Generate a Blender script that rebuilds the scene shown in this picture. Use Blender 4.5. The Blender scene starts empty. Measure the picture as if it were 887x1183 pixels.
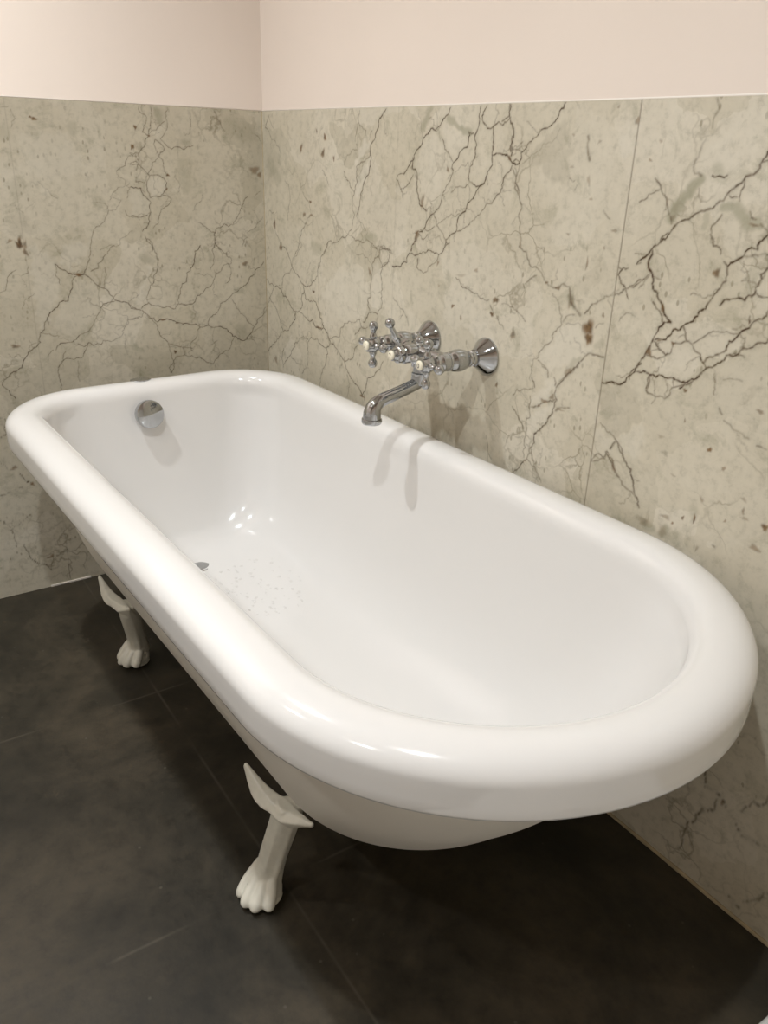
import bpy, bmesh, math, random
import numpy as np
from mathutils import Vector, Matrix, Quaternion
RV=[[60,1.4,41,1191,17,1162,51,1135,90,1119,102,1103],[45,1.2,41,1189,66,1159],[40,1.8,121,1040,142,1032,149,998,135,948],[60,1.2,28,961,59,934,71,904,97,879],[50,1,28,961,7,926,1,901],[70,1.4,258,969,226,945,205,917,171,865],[60,1.2,312,1073,334,1057,341,1041],[70,1.2,411,1073,435,1052,456,1033,460,985],[80,1.8,574,1197,547,1163,519,1130,523,1105,515,1074,491,1045,467,983],[60,1.2,473,1196,470,1172,499,1157,499,1148],[50,1.2,470,1172,456,1135],[50,1.2,524,1157,512,1139],[70,1.5,520,1111,489,1095,464,1075,459,1043,456,1030],[70,1.3,460,985,448,954,428,938,386,920,342,916,316,881],[50,1.2,467,982,494,968,507,956],[70,1.3,448,940,462,931,521,935,550,924,584,931,615,919],[60,1.2,353,976,371,950,382,923],[50,1.5,462,1130,469,1120,420,1100,411,1086],[80,1.3,97,877,148,844,157,831,195,813,220,796,249,799,273,814,289,842,305,874,339,910],[70,1.3,205,900,162,857,153,836],[70,1.2,157,831,97,773,92,762],[95,1.4,-2,782,46,770,74,770,101,751,145,729,184,723,206,737,219,779,215,796],[100,1.4,219,779,281,763,301,741,320,706,344,687,360,674,424,641,451,612,506,579],[80,1.2,46,768,20,736,48,715,79,682,97,656],[70,1.2,20,736,-17,687],[90,1.3,171,719,157,692,125,663,87,652,42,615,-5,567],[90,1.3,193,723,239,711,280,700,316,705],[80,1.2,213,665,146,614,136,597,93,555],[70,1.2,213,665,239,662],[70,1.2,99,609,93,564],[85,1.2,203,562,238,621,255,671,288,672,332,657,352,673],[80,1.2,336,656,329,616,305,578,300,552],[70,1.2,344,685,375,695,397,697,419,735,461,745,489,757,496,742],[70,1.2,469,718,496,742,523,745],[80,1.4,502,754,528,780,564,782,579,798,580,839,577,889,547,925],[70,1.6,531,784,532,832,537,867,536,887,564,904,566,927],[80,1.2,424,645,457,656,484,699],[90,1.2,506,579,528,626,561,647,592,681],[60,1.2,577,889,604,902],[70,1.3,528,933,547,923,596,927,612,921],[40,1.5,436,613,438,558],[60,1.2,141,596,199,587],[60,1.2,564,782,562,761],[40,1.3,253,856,233,827,228,804],[40,1.3,289,835,289,766],[50,1.2,470,900,523,892,533,887],[100,1.5,787,1196,768,1178,735,1162,706,1144,685,1120,663,1094,625,1075,620,1066,636,1049,645,1033],[70,1.3,636,1049,670,1068,678,1077],[95,1.5,675,1109,674,1089,692,1061,699,1041,728,1013],[90,1.5,874,1197,872,1165,863,1147,869,1119,856,1098,856,1074,872,1069,893,1068],[90,1.5,891,1197,881,1175,896,1162,912,1166,936,1167,955,1179],[90,1.5,952,1198,956,1170,966,1158,963,1138,965,1119],[95,1.5,844,1156,845,1131,825,1123,806,1104,806,1085,789,1063,775,1034,754,1011,730,990,705,973,691,947,684,932],[70,1.3,766,1146,775,1133,793,1114,806,1104],[40,1.3,742,1194,762,1143],[40,1.3,687,1189,704,1146],[95,1.5,912,1165,914,1123,909,1094,897,1071,871,1045,854,1031,829,1004,829,987,804,970,791,946],[100,1.6,914,1119,937,1122,955,1120,969,1109,987,1110],[85,1.4,969,1104,949,1076,932,1049,911,1040,884,1014,863,998,831,984],[70,1.3,805,1052,823,1062,846,1063,854,1069],[60,1.2,856,1071,856,1034],[70,1.3,754,1009,764,990,788,975,802,959],[60,1.2,764,987,800,1007,837,1017],[70,1.3,974,1097,981,1077,994,1060],[40,1.2,932,1049,971,1064],[70,1.3,710,976,737,976,757,986],[70,1.3,700,972,717,959,737,970],[70,1.3,569,930,606,924],[60,1.5,844,1156,863,1150,870,1160],[60,1.2,964,1130,985,1128],[90,1.5,1082,1199,1070,1187,1067,1177,1043,1162,1019,1148,999,1131,989,1124,987,1109],[55,1.6,987,1109,981,1084,981,1069,994,1057,1003,1015,1011,985],[80,1.5,950,1199,954,1176,966,1162,963,1126],[80,1.4,934,1173,951,1181],[100,1.7,941,1120,953,1120,969,1108,987,1108],[50,1.3,964,1129,992,1127],[50,1.3,972,1101,948,1073],[50,1.3,976,1101,981,1069],[30,1.2,995,1109,1037,1132,1075,1162],[50,3,1137,1151,1140,1132,1146,1118],[40,1.5,1108,1090,1120,1087],[40,1.5,1126,1081,1121,1072],[40,2,1188,1047,1203,1036],[100,2,1446,1136,1441,1124,1422,1106,1410,1093,1400,1084,1386,1070,1373,1062,1355,1055,1346,1047,1325,1037,1303,1012],[90,1.8,1442,1124,1449,1126],[45,2,1358,1198,1362,1183,1358,1163],[45,2.2,1351,1149,1344,1127,1339,1115,1343,1106,1354,1104],[50,1.5,1354,1088,1361,1071],[60,1.5,1421,1103,1419,1084,1420,1076],[60,1.5,1402,1083,1407,1079,1415,1080],[60,1.5,1277,1097,1290,1083,1301,1073,1309,1055,1318,1039],[50,1.5,1255,1064,1269,1075,1287,1082],[80,1.6,1371,1105,1375,1103,1382,1105,1390,1103,1394,1106],[60,1.5,1438,1064,1449,1055],[70,2,1457,1050,1470,1041],[60,1.6,1397,1057,1385,1042,1386,1030,1394,1022],[100,1.8,1317,1025,1300,1008,1281,989,1267,977],[100,2.2,1292,999,1288,981,1302,960,1314,937,1328,921,1345,904],[60,1.6,1294,966,1282,955,1260,944],[70,1.7,1308,927,1325,913,1332,900],[80,1.8,1385,1031,1407,1007],[100,1.8,1414,998,1421,993,1423,982,1417,967,1409,954,1404,944,1389,924,1383,912,1368,903,1348,885,1333,876,1323,874],[90,1.8,1421,993,1440,1007,1443,1014,1460,1019,1461,1029,1470,1038],[40,2.2,1440,1007,1476,1014],[100,1.9,1345,904,1326,893,1319,873,1309,849,1297,825,1287,804],[90,1.7,1368,902,1377,884,1388,880,1405,869,1408,861,1418,852],[60,1.5,1390,882,1406,895,1434,906,1456,908],[100,1.8,1493,945,1477,929,1462,913,1446,896,1444,883,1429,873,1414,860],[90,1.8,1421,941,1429,950,1447,955,1457,953,1469,963,1472,979,1472,989,1480,998],[80,1.7,1471,965,1481,961,1489,962],[80,1.7,1469,934,1471,926],[95,1.8,1298,819,1324,820,1347,824,1367,825,1392,826,1406,834,1418,851,1428,855,1446,876,1464,882,1479,893,1493,903,1502,909],[60,1.5,1446,875,1474,879],[80,1.6,1322,817,1321,798],[70,1.6,1367,824,1370,814],[80,1.6,1393,825,1381,813],[80,1.7,1322,871,1333,861,1346,855,1355,866,1356,875,1374,881,1382,883],[35,1.5,1431,853,1438,827],[35,1.5,1449,842,1458,846,1478,847],[60,1.6,1309,849,1318,849,1346,855],[55,1.8,1006,975,1029,959,1047,945,1076,927],[60,2.2,1081,925,1112,917,1117,926,1136,925,1140,910],[50,3,1138,910,1152,894,1167,884],[60,2,1177,888,1188,903,1209,916,1233,926,1253,939,1279,953],[90,1.6,1233,969,1241,966,1235,957,1253,939,1262,924],[80,1.6,1241,967,1253,969],[70,1.6,1267,977,1274,980],[50,1.6,1100,909,1117,894,1122,855,1111,832,1086,808,1083,796,1068,776,1068,750],[60,1.6,1082,790,1108,779,1112,766],[60,1.6,1125,769,1133,752],[50,2,1131,867,1147,881,1154,882],[35,1.6,1139,864,1174,867],[70,2,1229,827,1216,827,1189,820,1175,802,1153,779,1141,762],[100,1.8,1304,833,1295,819,1280,799,1266,791,1233,786],[50,1.6,1025,914,1029,907],[45,1.6,1031,915,1056,932],[40,1.5,975,871,997,869,1041,851],[35,1.5,1250,889,1279,901],[35,1.5,1204,870,1219,879],[75,2,1179,806,1159,785,1141,762,1131,742,1138,732,1131,705,1122,688,1105,666,1090,631,1080,603],[60,1.6,1126,769,1130,756],[60,1.6,1071,756,1081,741],[60,1.6,1091,786,1109,778,1111,766],[60,1.6,1072,722,1074,696,1069,671,1071,644,1073,604],[60,1.6,1028,691,1048,674,1063,657],[55,1.6,1027,713,1078,738],[70,1.6,1080,603,1062,579,1042,564],[70,1.6,1082,604,1104,596,1124,572],[50,2.5,1139,713,1169,726],[60,2.2,1079,704,1098,712,1138,733],[90,1.8,1232,785,1262,791,1276,796],[60,1.6,1242,720,1264,710,1281,700,1269,683],[70,1.7,1283,699,1297,677],[65,1.8,1234,649,1262,667,1264,677,1281,655,1297,642],[70,1.6,968,600,983,572],[75,2,1282,699,1299,678,1318,663,1331,629,1346,606],[70,2,1282,699,1270,683],[70,2,1262,675,1281,658,1297,642,1326,627,1341,615],[60,1.8,1233,649,1262,664],[70,1.8,1324,818,1322,795,1358,791,1387,820,1413,843],[50,2,1463,786,1506,772],[50,2,1520,766,1535,765],[50,1.8,1433,846,1439,818],[50,2,1452,801,1458,794],[80,2.2,1559,222,1584,201,1605,187],[70,2.2,1588,185,1560,118,1547,81,1547,46],[70,2.2,1628,167,1657,160,1682,166],[70,2.2,1629,195,1644,227,1663,251],[90,2.2,1647,29,1667,25],[60,2.2,1671,43,1703,90],[80,1.4,681,926,719,930,777,935,809,960],[70,1.4,707,919,705,902,738,897,768,920,777,935],[95,1.5,683,935,669,907,649,898,617,893],[50,1.3,624,828,664,808,654,789],[50,1.3,664,808,684,778],[60,1.5,836,899,851,890,891,878,915,871,937,872],[50,1.4,943,863,953,850],[50,1.4,967,847,985,827],[40,1.4,985,873,1012,860],[70,1.4,569,929,606,922,596,896,572,885]]
RF=[[70,209,1117,5.5,9.0],[85,324,1142,6.4,5.9],[70,315,1108,7.3,8.0],[70,365,1099,4.2,4.6],[50,286,1155,3.7,4.6],[60,222,968,6.4,5.1],[80,254,999,4.7,3.6],[70,58,930,8.2,7.1],[70,92,878,7.2,7.9],[50,258,969,9.4,2.9],[70,92,876,7.2,7.9],[80,268,788,4.8,3.9],[70,296,703,17.5,2.0],[90,505,577,8.4,3.1],[50,49,567,9.8,8.1],[50,527,869,5.1,7.4],[60,790,1091,3.8,4.9],[60,700,964,7.5,9.0],[50,713,1029,5.2,11.6],[60,961,1115,4.0,3.0],[35,1149,1089,3.9,5.8],[40,1159,1062,3.2,2.3],[35,1106,1153,3.4,1.8],[30,1162,1144,3.1,2.6],[40,1215,1020,4.9,3.1],[50,1229,1172,4.6,4.1],[40,1119,1006,4.1,1.4],[40,1191,1191,2.4,2.1],[30,1111,1107,3.4,2.3],[50,1263,1121,2.8,2.1],[35,1277,1146,2.7,2.8],[30,1304,1066,2.2,6.2],[50,1448,1048,6.7,1.9],[30,1319,1047,3.7,4.1],[70,1406,982,4.1,6.9],[70,1315,854,6.3,5.5],[60,1327,921,2.8,6.6],[70,1355,875,2.7,2.2],[60,1330,874,3.9,1.4],[70,1470,927,1.4,2.4],[80,1189,867,9.3,14.8],[90,1192,850,7.3,11.2],[50,1168,966,2.6,7.1],[50,1011,822,4.9,9.4],[40,1199,993,2.5,2.3],[60,1216,892,2.6,3.3],[40,1143,902,6.2,8.9],[50,1109,919,7.2,2.5],[40,1008,980,3.2,6.2],[40,1159,788,7.0,5.2],[60,1082,924,3.7,2.0],[70,979,720,3.5,4.1],[50,1108,722,6.8,3.9],[50,1126,734,5.9,4.3],[40,1152,782,5.0,5.2],[50,1096,711,3.1,2.2],[40,1282,655,3.8,7.8],[35,1148,717,7.3,2.2],[70,1391,812,2.7,3.5],[90,1450,738,3.9,3.5],[50,1478,718,3.1,3.5],[85,1448,627,2.3,5.6],[70,1412,605,2.5,1.9],[70,1428,620,2.8,2.8],[95,1559,657,4.0,6.2],[50,1551,622,6.9,5.2],[50,1522,668,2.4,4.6],[35,1519,685,4.2,2.9],[35,1454,660,3.0,4.8],[50,1514,813,5.7,2.7],[50,1400,768,1.7,3.0],[35,1462,583,2.3,5.0],[40,1397,610,10.7,2.6],[25,1358,586,9.9,8.7],[25,1397,584,8.7,8.5],[40,1489,598,2.6,2.4],[35,1527,658,7.1,2.0],[50,1498,643,1.6,3.0],[25,1363,732,4.3,3.7],[22,1376,709,5.0,4.3],[30,1398,680,4.2,1.9],[60,1598,189,2.9,4.7],[70,956,875,6.9,5.5],[85,949,848,5.2,3.4],[80,831,844,4.4,3.3],[60,859,825,3.4,3.6],[50,775,919,3.0,5.3],[40,895,920,4.5,4.5],[45,1011,823,4.9,7.7],[25,851,905,11.3,2.9],[30,782,876,2.6,3.6]]
LV=[[80,1,416,975,420,954,431,938,451,926,460,908,468,873,472,854,491,820,508,817],[60,1,387,1054,383,1042,367,1033,372,1019,387,1017,402,1003,409,989],[50,0.9,403,995,382,989,398,966,415,966],[60,1,387,1054,365,1066,356,1087,330,1095],[60,1,357,1070,332,1070],[70,1,375,964,372,955,343,949],[50,1,452,984,430,982,416,973],[50,1,358,1028,366,1021,359,1014,367,993],[35,1.2,570,1030,555,1014,543,1000,530,993],[50,1,422,885,405,881,395,885,389,901,361,917],[50,1,445,875,422,885],[40,1.2,626,979,616,967,610,962],[40,1,627,1180,610,1182],[40,1,606,1176,609,1142],[80,1,319,1198,320,1186,305,1177,305,1164,316,1141,302,1133,313,1109,328,1095,351,1094],[70,1,292,1198,290,1178,296,1150,302,1133],[70,1,250,1196,256,1172,254,1152,273,1127,247,1105,191,1114],[60,1,194,1189,193,1172,197,1145,209,1137],[60,1,258,1167,293,1145,300,1133],[80,1,328,1095,331,1081,322,1060,309,1046,282,1045,265,1029,269,1012,284,996,310,994,316,1011,314,1032,307,1044],[70,1,287,1125,287,1106,278,1092,297,1074,309,1050],[70,1,285,1125,267,1110,267,1101,280,1089,271,1080,269,1054,256,1043],[70,1,351,1092,336,1088,330,1074,339,1056],[60,1,353,1070,330,1072],[60,1,340,1042,342,1030,322,1028,315,1043],[90,1.2,358,1018,331,1016,321,996,309,982,315,953,319,934,336,916],[70,1,360,953,341,949,321,953],[70,1,284,996,276,1000,256,991,263,978,282,967,294,941,308,923],[70,1,330,903,314,880,315,868],[40,1,242,1047,231,1025,235,1007],[40,1,173,1001,185,981,201,962],[80,1,47,996,59,984,66,969,78,947,93,926,117,929,139,919,147,904,146,884,125,861],[70,1,188,934,171,924,155,910,144,908],[50,1,11,1009,27,990],[60,1,6,944,30,917,63,886,70,870],[40,1,93,926,74,942,65,945],[50,1.6,130,1195,123,1178,111,1157,105,1150],[50,1,22,1146,4,1130],[100,1.2,508,816,521,789,535,758,556,756,573,739,590,716,605,688,612,664,636,647,657,623,678,598,706,582,713,569],[100,1.1,555,846,532,830,508,820,487,819,469,801,446,783,434,769,420,753,393,745,364,725],[80,1.1,420,751,440,748,460,736,477,706,489,688,505,678,522,669,542,658,565,658,578,642],[70,1.2,410,884,427,870,444,848,454,832,472,826],[70,1,438,833,435,814,444,783],[85,1,366,704,393,704,398,688,419,658,450,653,486,644,497,653,524,652],[80,1,497,653,507,635,520,616,562,616,578,598,578,563,577,542],[60,1,556,636,564,613],[60,1,585,642,600,617],[50,1,529,609,531,557],[60,1,555,846,557,821,549,798],[40,1,442,694,398,694],[50,1.5,603,686,566,675],[60,1,686,786,669,805,660,826,643,837],[60,1,610,782,639,753],[50,1,614,845,634,823],[100,1,713,569,699,554,688,533],[40,0.8,405,665,402,612],[80,1,330,902,313,883,305,860,307,818,328,784,338,741],[100,1.1,385,739,358,723,346,714,335,701,321,692,292,696,265,684,231,677,200,666,176,670,142,663,111,641,88,624,64,621,44,652,14,683,4,706],[70,1,350,717,358,705,388,703],[90,1,343,708,317,676,294,636,284,602,290,551],[70,1,292,632,257,618,226,611],[80,1.1,290,551,267,594,249,596,228,592,201,580,168,562,137,591,107,623,102,634],[90,1.1,187,877,206,843,228,810,248,771,255,736,266,720,296,725,336,741,356,727],[95,1.1,147,905,146,882,123,857,101,840,102,828,124,825,150,796,160,777,193,754,218,729,257,732],[60,1.3,146,882,150,846,163,815],[50,1.3,187,877,180,848],[60,1,207,807,157,795],[80,1,109,829,103,808,106,786,122,778],[90,1.1,7,828,34,805,63,769,87,754,111,739,139,724,172,689,178,668],[90,1.1,104,732,85,703,62,671,42,657],[70,1,200,666,210,650,225,630,227,605],[50,1.2,216,725,209,708,222,680],[35,1,59,630,9,607],[70,1,161,563,164,550],[50,1,249,596,252,618],[40,1,172,616,153,625],[50,1.2,747,376,731,354,716,353],[70,1.2,706,338,687,312,673,298],[50,1.2,760,287,736,293,700,302],[50,1.2,770,222,750,199,738,145],[70,1.3,722,141,712,100,695,76,665,49,655,81,616,100],[40,1.2,752,186,721,206,691,223],[90,1.2,737,438,721,448,716,473,730,487]]
LF=[[90,560,1159,7.3,2.8],[80,568,1163,2.6,2.5],[90,627,897,5.4,9.7],[50,648,902,4.7,4.1],[50,616,891,3.4,10.4],[80,342,1109,3.0,4.8],[80,332,1150,2.3,4.1],[55,26,1060,9.9,11.3],[60,11,1049,4.5,8.4],[80,334,1152,2.6,4.0],[80,345,1107,3.0,4.1],[90,261,1046,4.8,2.1],[90,266,1014,2.0,2.5],[80,301,1133,2.3,2.1],[90,503,819,6.6,3.7],[60,671,660,7.7,5.2],[90,629,891,6.1,7.6],[60,618,876,5.5,7.0],[60,63,826,9.2,4.9],[70,302,694,9.2,1.6],[80,264,683,6.0,1.2],[80,274,607,5.2,3.4],[60,715,356,6.0,5.1],[70,661,89,6.5,3.3],[70,680,304,5.4,3.5]]
RP=[[80,7,784,1178,797,1174,816,1162,849,1155],[60,7,730,1196,718,1181,705,1165],[40,6,750,1160,761,1146],[90,9,1355,1100,1339,1079,1322,1061,1316,1047],[80,8,1397,1066,1418,1067,1433,1054,1457,1048],[50,8,1373,1053,1373,1039],[50,9,1377,1113,1381,1107],[70,5,1138,909,1151,895],[50,6,1162,791,1180,814],[40,8,1210,841,1221,851],[60,10,1359,586,1376,582],[70,9,1398,581,1402,593],[40,8,1444,640,1447,628],[40,20,35,1082,86,1046],[50,14,266,901,305,897],[40,10,327,988,342,975],[50,8,502,942,546,943]]
LP=[[35,14,629,1129,629,1127],[35,9,516,906,514,908],[40,10,479,1150,479,1137],[30,16,611,1027,619,1013],[60,8,278,1192,272,1168],[40,10,216,1122,200,1119],[35,12,224,1076,216,1014],[30,20,90,1162,39,1142],[50,8,175,871,159,843],[40,14,91,656,78,638],[40,10,342,854,327,846]]
LG=[[50,605,897,557,864,550,776,573,740,596,701,611,695,611,791],[60,532,892,473,893,476,872,521,833,543,860],[50,570,1030,555,1014,538,983,560,1000],[60,297,1140,258,1167,254,1152,279,1130],[60,316,1011,314,1032,282,1045,266,1021,284,996,310,994],[-45,292,1196,250,1196,258,1167,292,1154],[50,358,1014,331,1016,321,996,309,982,315,953,360,953],[-30,227,1146,197,1137,195,1114,245,1105,232,1121],[70,327,842,314,826,340,785,348,738,367,739,357,778,336,808],[-30,350,854,316,876,316,834,344,835],[40,191,875,201,864,279,824,275,832],[-35,91,656,49,657,69,624,93,631],[35,505,811,469,798,424,753,460,736,496,692,540,673,582,692,553,754,533,760],[-30,90,1165,3,1176,4,1132,66,1134],[-35,641,954,600,960,593,912,640,913],[30,603,1126,495,1133,456,1048,550,1027,587,1056],[-25,186,681,142,661,93,622,12,605,9,533,157,554]]
RG=[[80,512,1145,522,1130,476,1095,461,1082,460,1101,482,1126],[80,520,1105,509,1071,491,1054,474,1070,483,1086],[70,464,1072,488,1051,472,1021,458,1030],[30,473,1194,569,1196,524,1157,473,1172],[-35,297,986,334,996,349,980,312,970],[-30,10,1125,98,1102,112,1033,22,1021],[-35,422,1184,467,1184,449,1132,396,1125],[-50,1074,1168,1094,1167,1105,1126,1106,1080,1077,1081,1041,1101,1002,1112,1045,1148],[50,1213,1173,1234,1170,1234,1125,1204,1126,1204,1158],[-50,727,1197,737,1196,708,1157,697,1165],[35,769,1162,797,1166,840,1152,843,1131,804,1107,771,1141],[30,707,1140,741,1157,762,1141,799,1104,749,1015,728,1013,679,1089],[80,1072,722,1125,767,1132,745,1091,706,1074,699],[70,1087,702,1138,730,1131,705,1104,675,1094,689],[60,1074,693,1094,686,1100,673,1078,625,1070,665],[55,1128,862,1177,868,1186,841,1198,831,1175,802,1112,777,1084,793,1087,808,1114,832],[-45,1234,778,1303,800,1324,750,1282,700,1240,723],[40,1231,713,1282,699,1263,673,1233,653],[45,1326,750,1282,699,1303,676,1333,696],[-30,1229,648,1265,671,1293,641,1293,597,1240,585],[-50,1354,1102,1360,1100,1333,1069,1322,1045,1313,1038,1312,1057,1339,1077],[30,1355,866,1394,876,1407,856,1343,830,1333,847],[-30,1378,911,1372,915,1385,928,1389,922],[25,1350,1145,1387,1151,1418,1109,1386,1072,1355,1098,1338,1117],[-30,1151,939,1199,972,1215,955,1163,909],[35,289,762,373,849,518,871,528,783,489,757,404,732,344,687],[50,536,887,577,889,579,798,564,782,535,784],[40,1122,762,1145,782,1152,783,1134,754]]
CAM=[2.118898, -1.029133, 1.125829, 2.541101, 0.419045, 0.034412, 945.522362]
TUB=(0.78078,-0.39741,0.03384)
LAMP_W=74.; LENS_E=60.; EXPO=0.0
random.seed(7); RNG=np.random.default_rng(11)
scn=bpy.context.scene; COL=scn.collection

# ------------------------------------------------------------------ helpers
def link(o,parent=None):
    COL.objects.link(o)
    if parent is not None: o.parent=parent
    return o
def mesh_obj(name,verts,faces,mats,parent=None,smooth=True,midx=None):
    me=bpy.data.meshes.new(name); me.from_pydata([tuple(v) for v in verts],[],[tuple(f) for f in faces])
    for m in (mats if isinstance(mats,(list,tuple)) else [mats]): me.materials.append(m)
    if midx is not None: me.polygons.foreach_set('material_index',midx)
    me.polygons.foreach_set('use_smooth',[smooth]*len(me.polygons)); me.update()
    return link(bpy.data.objects.new(name,me),parent)
def empty(name,loc,rz=0):
    o=bpy.data.objects.new(name,None); o.empty_display_size=.05; o.location=loc; o.rotation_euler=(0,0,rz); COL.objects.link(o); return o
def tag(o,label,cat,group=None,kind=None):
    o['label']=label; o['category']=cat
    if group:o['group']=group
    if kind:o['kind']=kind
    return o
def structure(o,label=None):
    o['kind']='structure'
    if label:o['label']=label
    return o
class MB:
    def __init__(s): s.v=[]; s.f=[]; s.m=[]
    def add(s,v,f,m=0):
        n=len(s.v); s.v+= [tuple(x) for x in v]; s.f+=[tuple(i+n for i in q) for q in f]; s.m+=[m]*len(f)
    def lathe(s,prof,org,axis,n=32,m=0,cap=True):
        """prof: (radius, distance along axis)"""
        ax=Vector(axis).normalized(); q=Vector((0,0,1)).rotation_difference(ax)
        V=[];F=[];org=Vector(org)
        for r,h in prof:
            for k in range(n):
                t=2*math.pi*k/n; V.append(org+q@Vector((r*math.cos(t),r*math.sin(t),h)))
        for i in range(len(prof)-1):
            for k in range(n):
                a=i*n+k;b=i*n+(k+1)%n; F.append((a,b,b+n,a+n))
        if cap:
            F.append(tuple(range(n-1,-1,-1))); L=(len(prof)-1)*n; F.append(tuple(range(L,L+n)))
        s.add(V,F,m)
    def ball(s,c,r,m=0,n=16,sc=(1,1,1)):
        V=[];F=[];h=n//2
        for i in range(1,h):
            p=math.pi*i/h
            for k in range(n):
                t=2*math.pi*k/n; V.append((c[0]+r*sc[0]*math.sin(p)*math.cos(t),c[1]+r*sc[1]*math.sin(p)*math.sin(t),c[2]+r*sc[2]*math.cos(p)))
        for i in range(h-2):
            for k in range(n):
                a=i*n+k;b=i*n+(k+1)%n; F.append((a,a+n,b+n,b))
        V.append((c[0],c[1],c[2]+r*sc[2]));V.append((c[0],c[1],c[2]-r*sc[2])); T=len(V)-2
        for k in range(n):
            F.append((T,k,(k+1)%n)); L=(h-2)*n; F.append((T+1,L+(k+1)%n,L+k))
        s.add(V,F,m)
    def tube(s,pts,rad,n=20,m=0,cap=True,flat=None):
        P=[Vector(p) for p in pts]; V=[];F=[]
        t=(P[1]-P[0]).normalized(); u=t.orthogonal().normalized()
        for i,pt in enumerate(P):
            tt=(P[min(i+1,len(P)-1)]-P[max(i-1,0)]).normalized()
            q=t.rotation_difference(tt); u=(q@u); u=(u-tt*u.dot(tt)).normalized(); w=tt.cross(u); t=tt
            for k in range(n):
                a=2*math.pi*k/n; V.append(pt+(u*math.cos(a)+w*math.sin(a))*rad[i])
        for i in range(len(P)-1):
            for k in range(n):
                a=i*n+k;b=i*n+(k+1)%n; F.append((a,b,b+n,a+n))
        if cap:
            F.append(tuple(range(n-1,-1,-1))); L=(len(P)-1)*n; F.append(tuple(range(L,L+n)))
        s.add(V,F,m)
    def box(s,a,b,m=0):
        x0,y0,z0=a;x1,y1,z1=b
        s.add([(x0,y0,z0),(x1,y0,z0),(x1,y1,z0),(x0,y1,z0),(x0,y0,z1),(x1,y0,z1),(x1,y1,z1),(x0,y1,z1)],
              [(0,3,2,1),(4,5,6,7),(0,1,5,4),(1,2,6,5),(2,3,7,6),(3,0,4,7)],m)
    def obj(s,name,mats,parent=None,smooth=True,off=(0,0,0),sharp=None):
        v=[(x-off[0],y-off[1],z-off[2]) for x,y,z in s.v]
        o=mesh_obj(name,v,s.f,mats,parent,smooth,s.m)
        if sharp is not None: o.data.set_sharp_from_angle(angle=math.radians(sharp))
        return o
def spline(P,n):
    P=[np.array(p,float) for p in P]; out=[]
    Q=[2*P[0]-P[1]]+P+[2*P[-1]-P[-2]]
    for i in range(len(P)-1):
        a,b,c,d=Q[i:i+4]
        for k in range(n):
            t=k/n; out.append(.5*(2*b+(c-a)*t+(2*a-5*b+4*c-d)*t*t+(3*b-a-3*c+d)*t**3))
    out.append(P[-1]); return np.array(out)

# ------------------------------------------------------------------ materials
def mat(name):
    m=bpy.data.materials.new(name); m.use_nodes=True; nt=m.node_tree; b=nt.nodes['Principled BSDF']; return m,nt,b
def lin(r,g,b):
    f=lambda c:(c/255/12.92 if c/255<=.04045 else ((c/255+.055)/1.055)**2.4)
    return (f(r),f(g),f(b),1)
def node(nt,t,**k):
    n=nt.nodes.new(t)
    for a,v in k.items():
        if a.startswith('i_'):
            key=a[2:]; key=int(key) if key.isdigit() else key.replace('_',' ')
            n.inputs[key].default_value=v
        else: setattr(n,a,v)
    return n
def ramp(nt,src,stops):
    r=nt.nodes.new('ShaderNodeValToRGB'); e=r.color_ramp.elements
    while len(e)<len(stops): e.new(.5)
    for x,(p,c) in zip(e,stops): x.position=p; x.color=c if len(c)==4 else (*c,1)
    nt.links.new(src,r.inputs[0]); return r
def mix(nt,a,b,fac,mode='MIX'):
    m=nt.nodes.new('ShaderNodeMix'); m.data_type='RGBA'; m.blend_type=mode
    for s,k in ((a,6),(b,7)):
        if hasattr(s,'is_linked') or hasattr(s,'links'): nt.links.new(s,m.inputs[k])
        else: m.inputs[k].default_value=s
    if isinstance(fac,(int,float)): m.inputs[0].default_value=fac
    else: nt.links.new(fac,m.inputs[0])
    return m.outputs[2]
def mathn(nt,op,a,b=0.,clamp=False):
    m=nt.nodes.new('ShaderNodeMath'); m.operation=op; m.use_clamp=clamp
    for i,s in enumerate((a,b)):
        if isinstance(s,(int,float)): m.inputs[i].default_value=s
        else: nt.links.new(s,m.inputs[i])
    return m.outputs[0]
def bump(nt,b,h,strength,dist=.001):
    n=node(nt,'ShaderNodeBump'); n.inputs['Strength'].default_value=strength; n.inputs['Distance'].default_value=dist
    nt.links.new(h,n.inputs['Height']); nt.links.new(n.outputs[0],b.inputs['Normal'])

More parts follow.
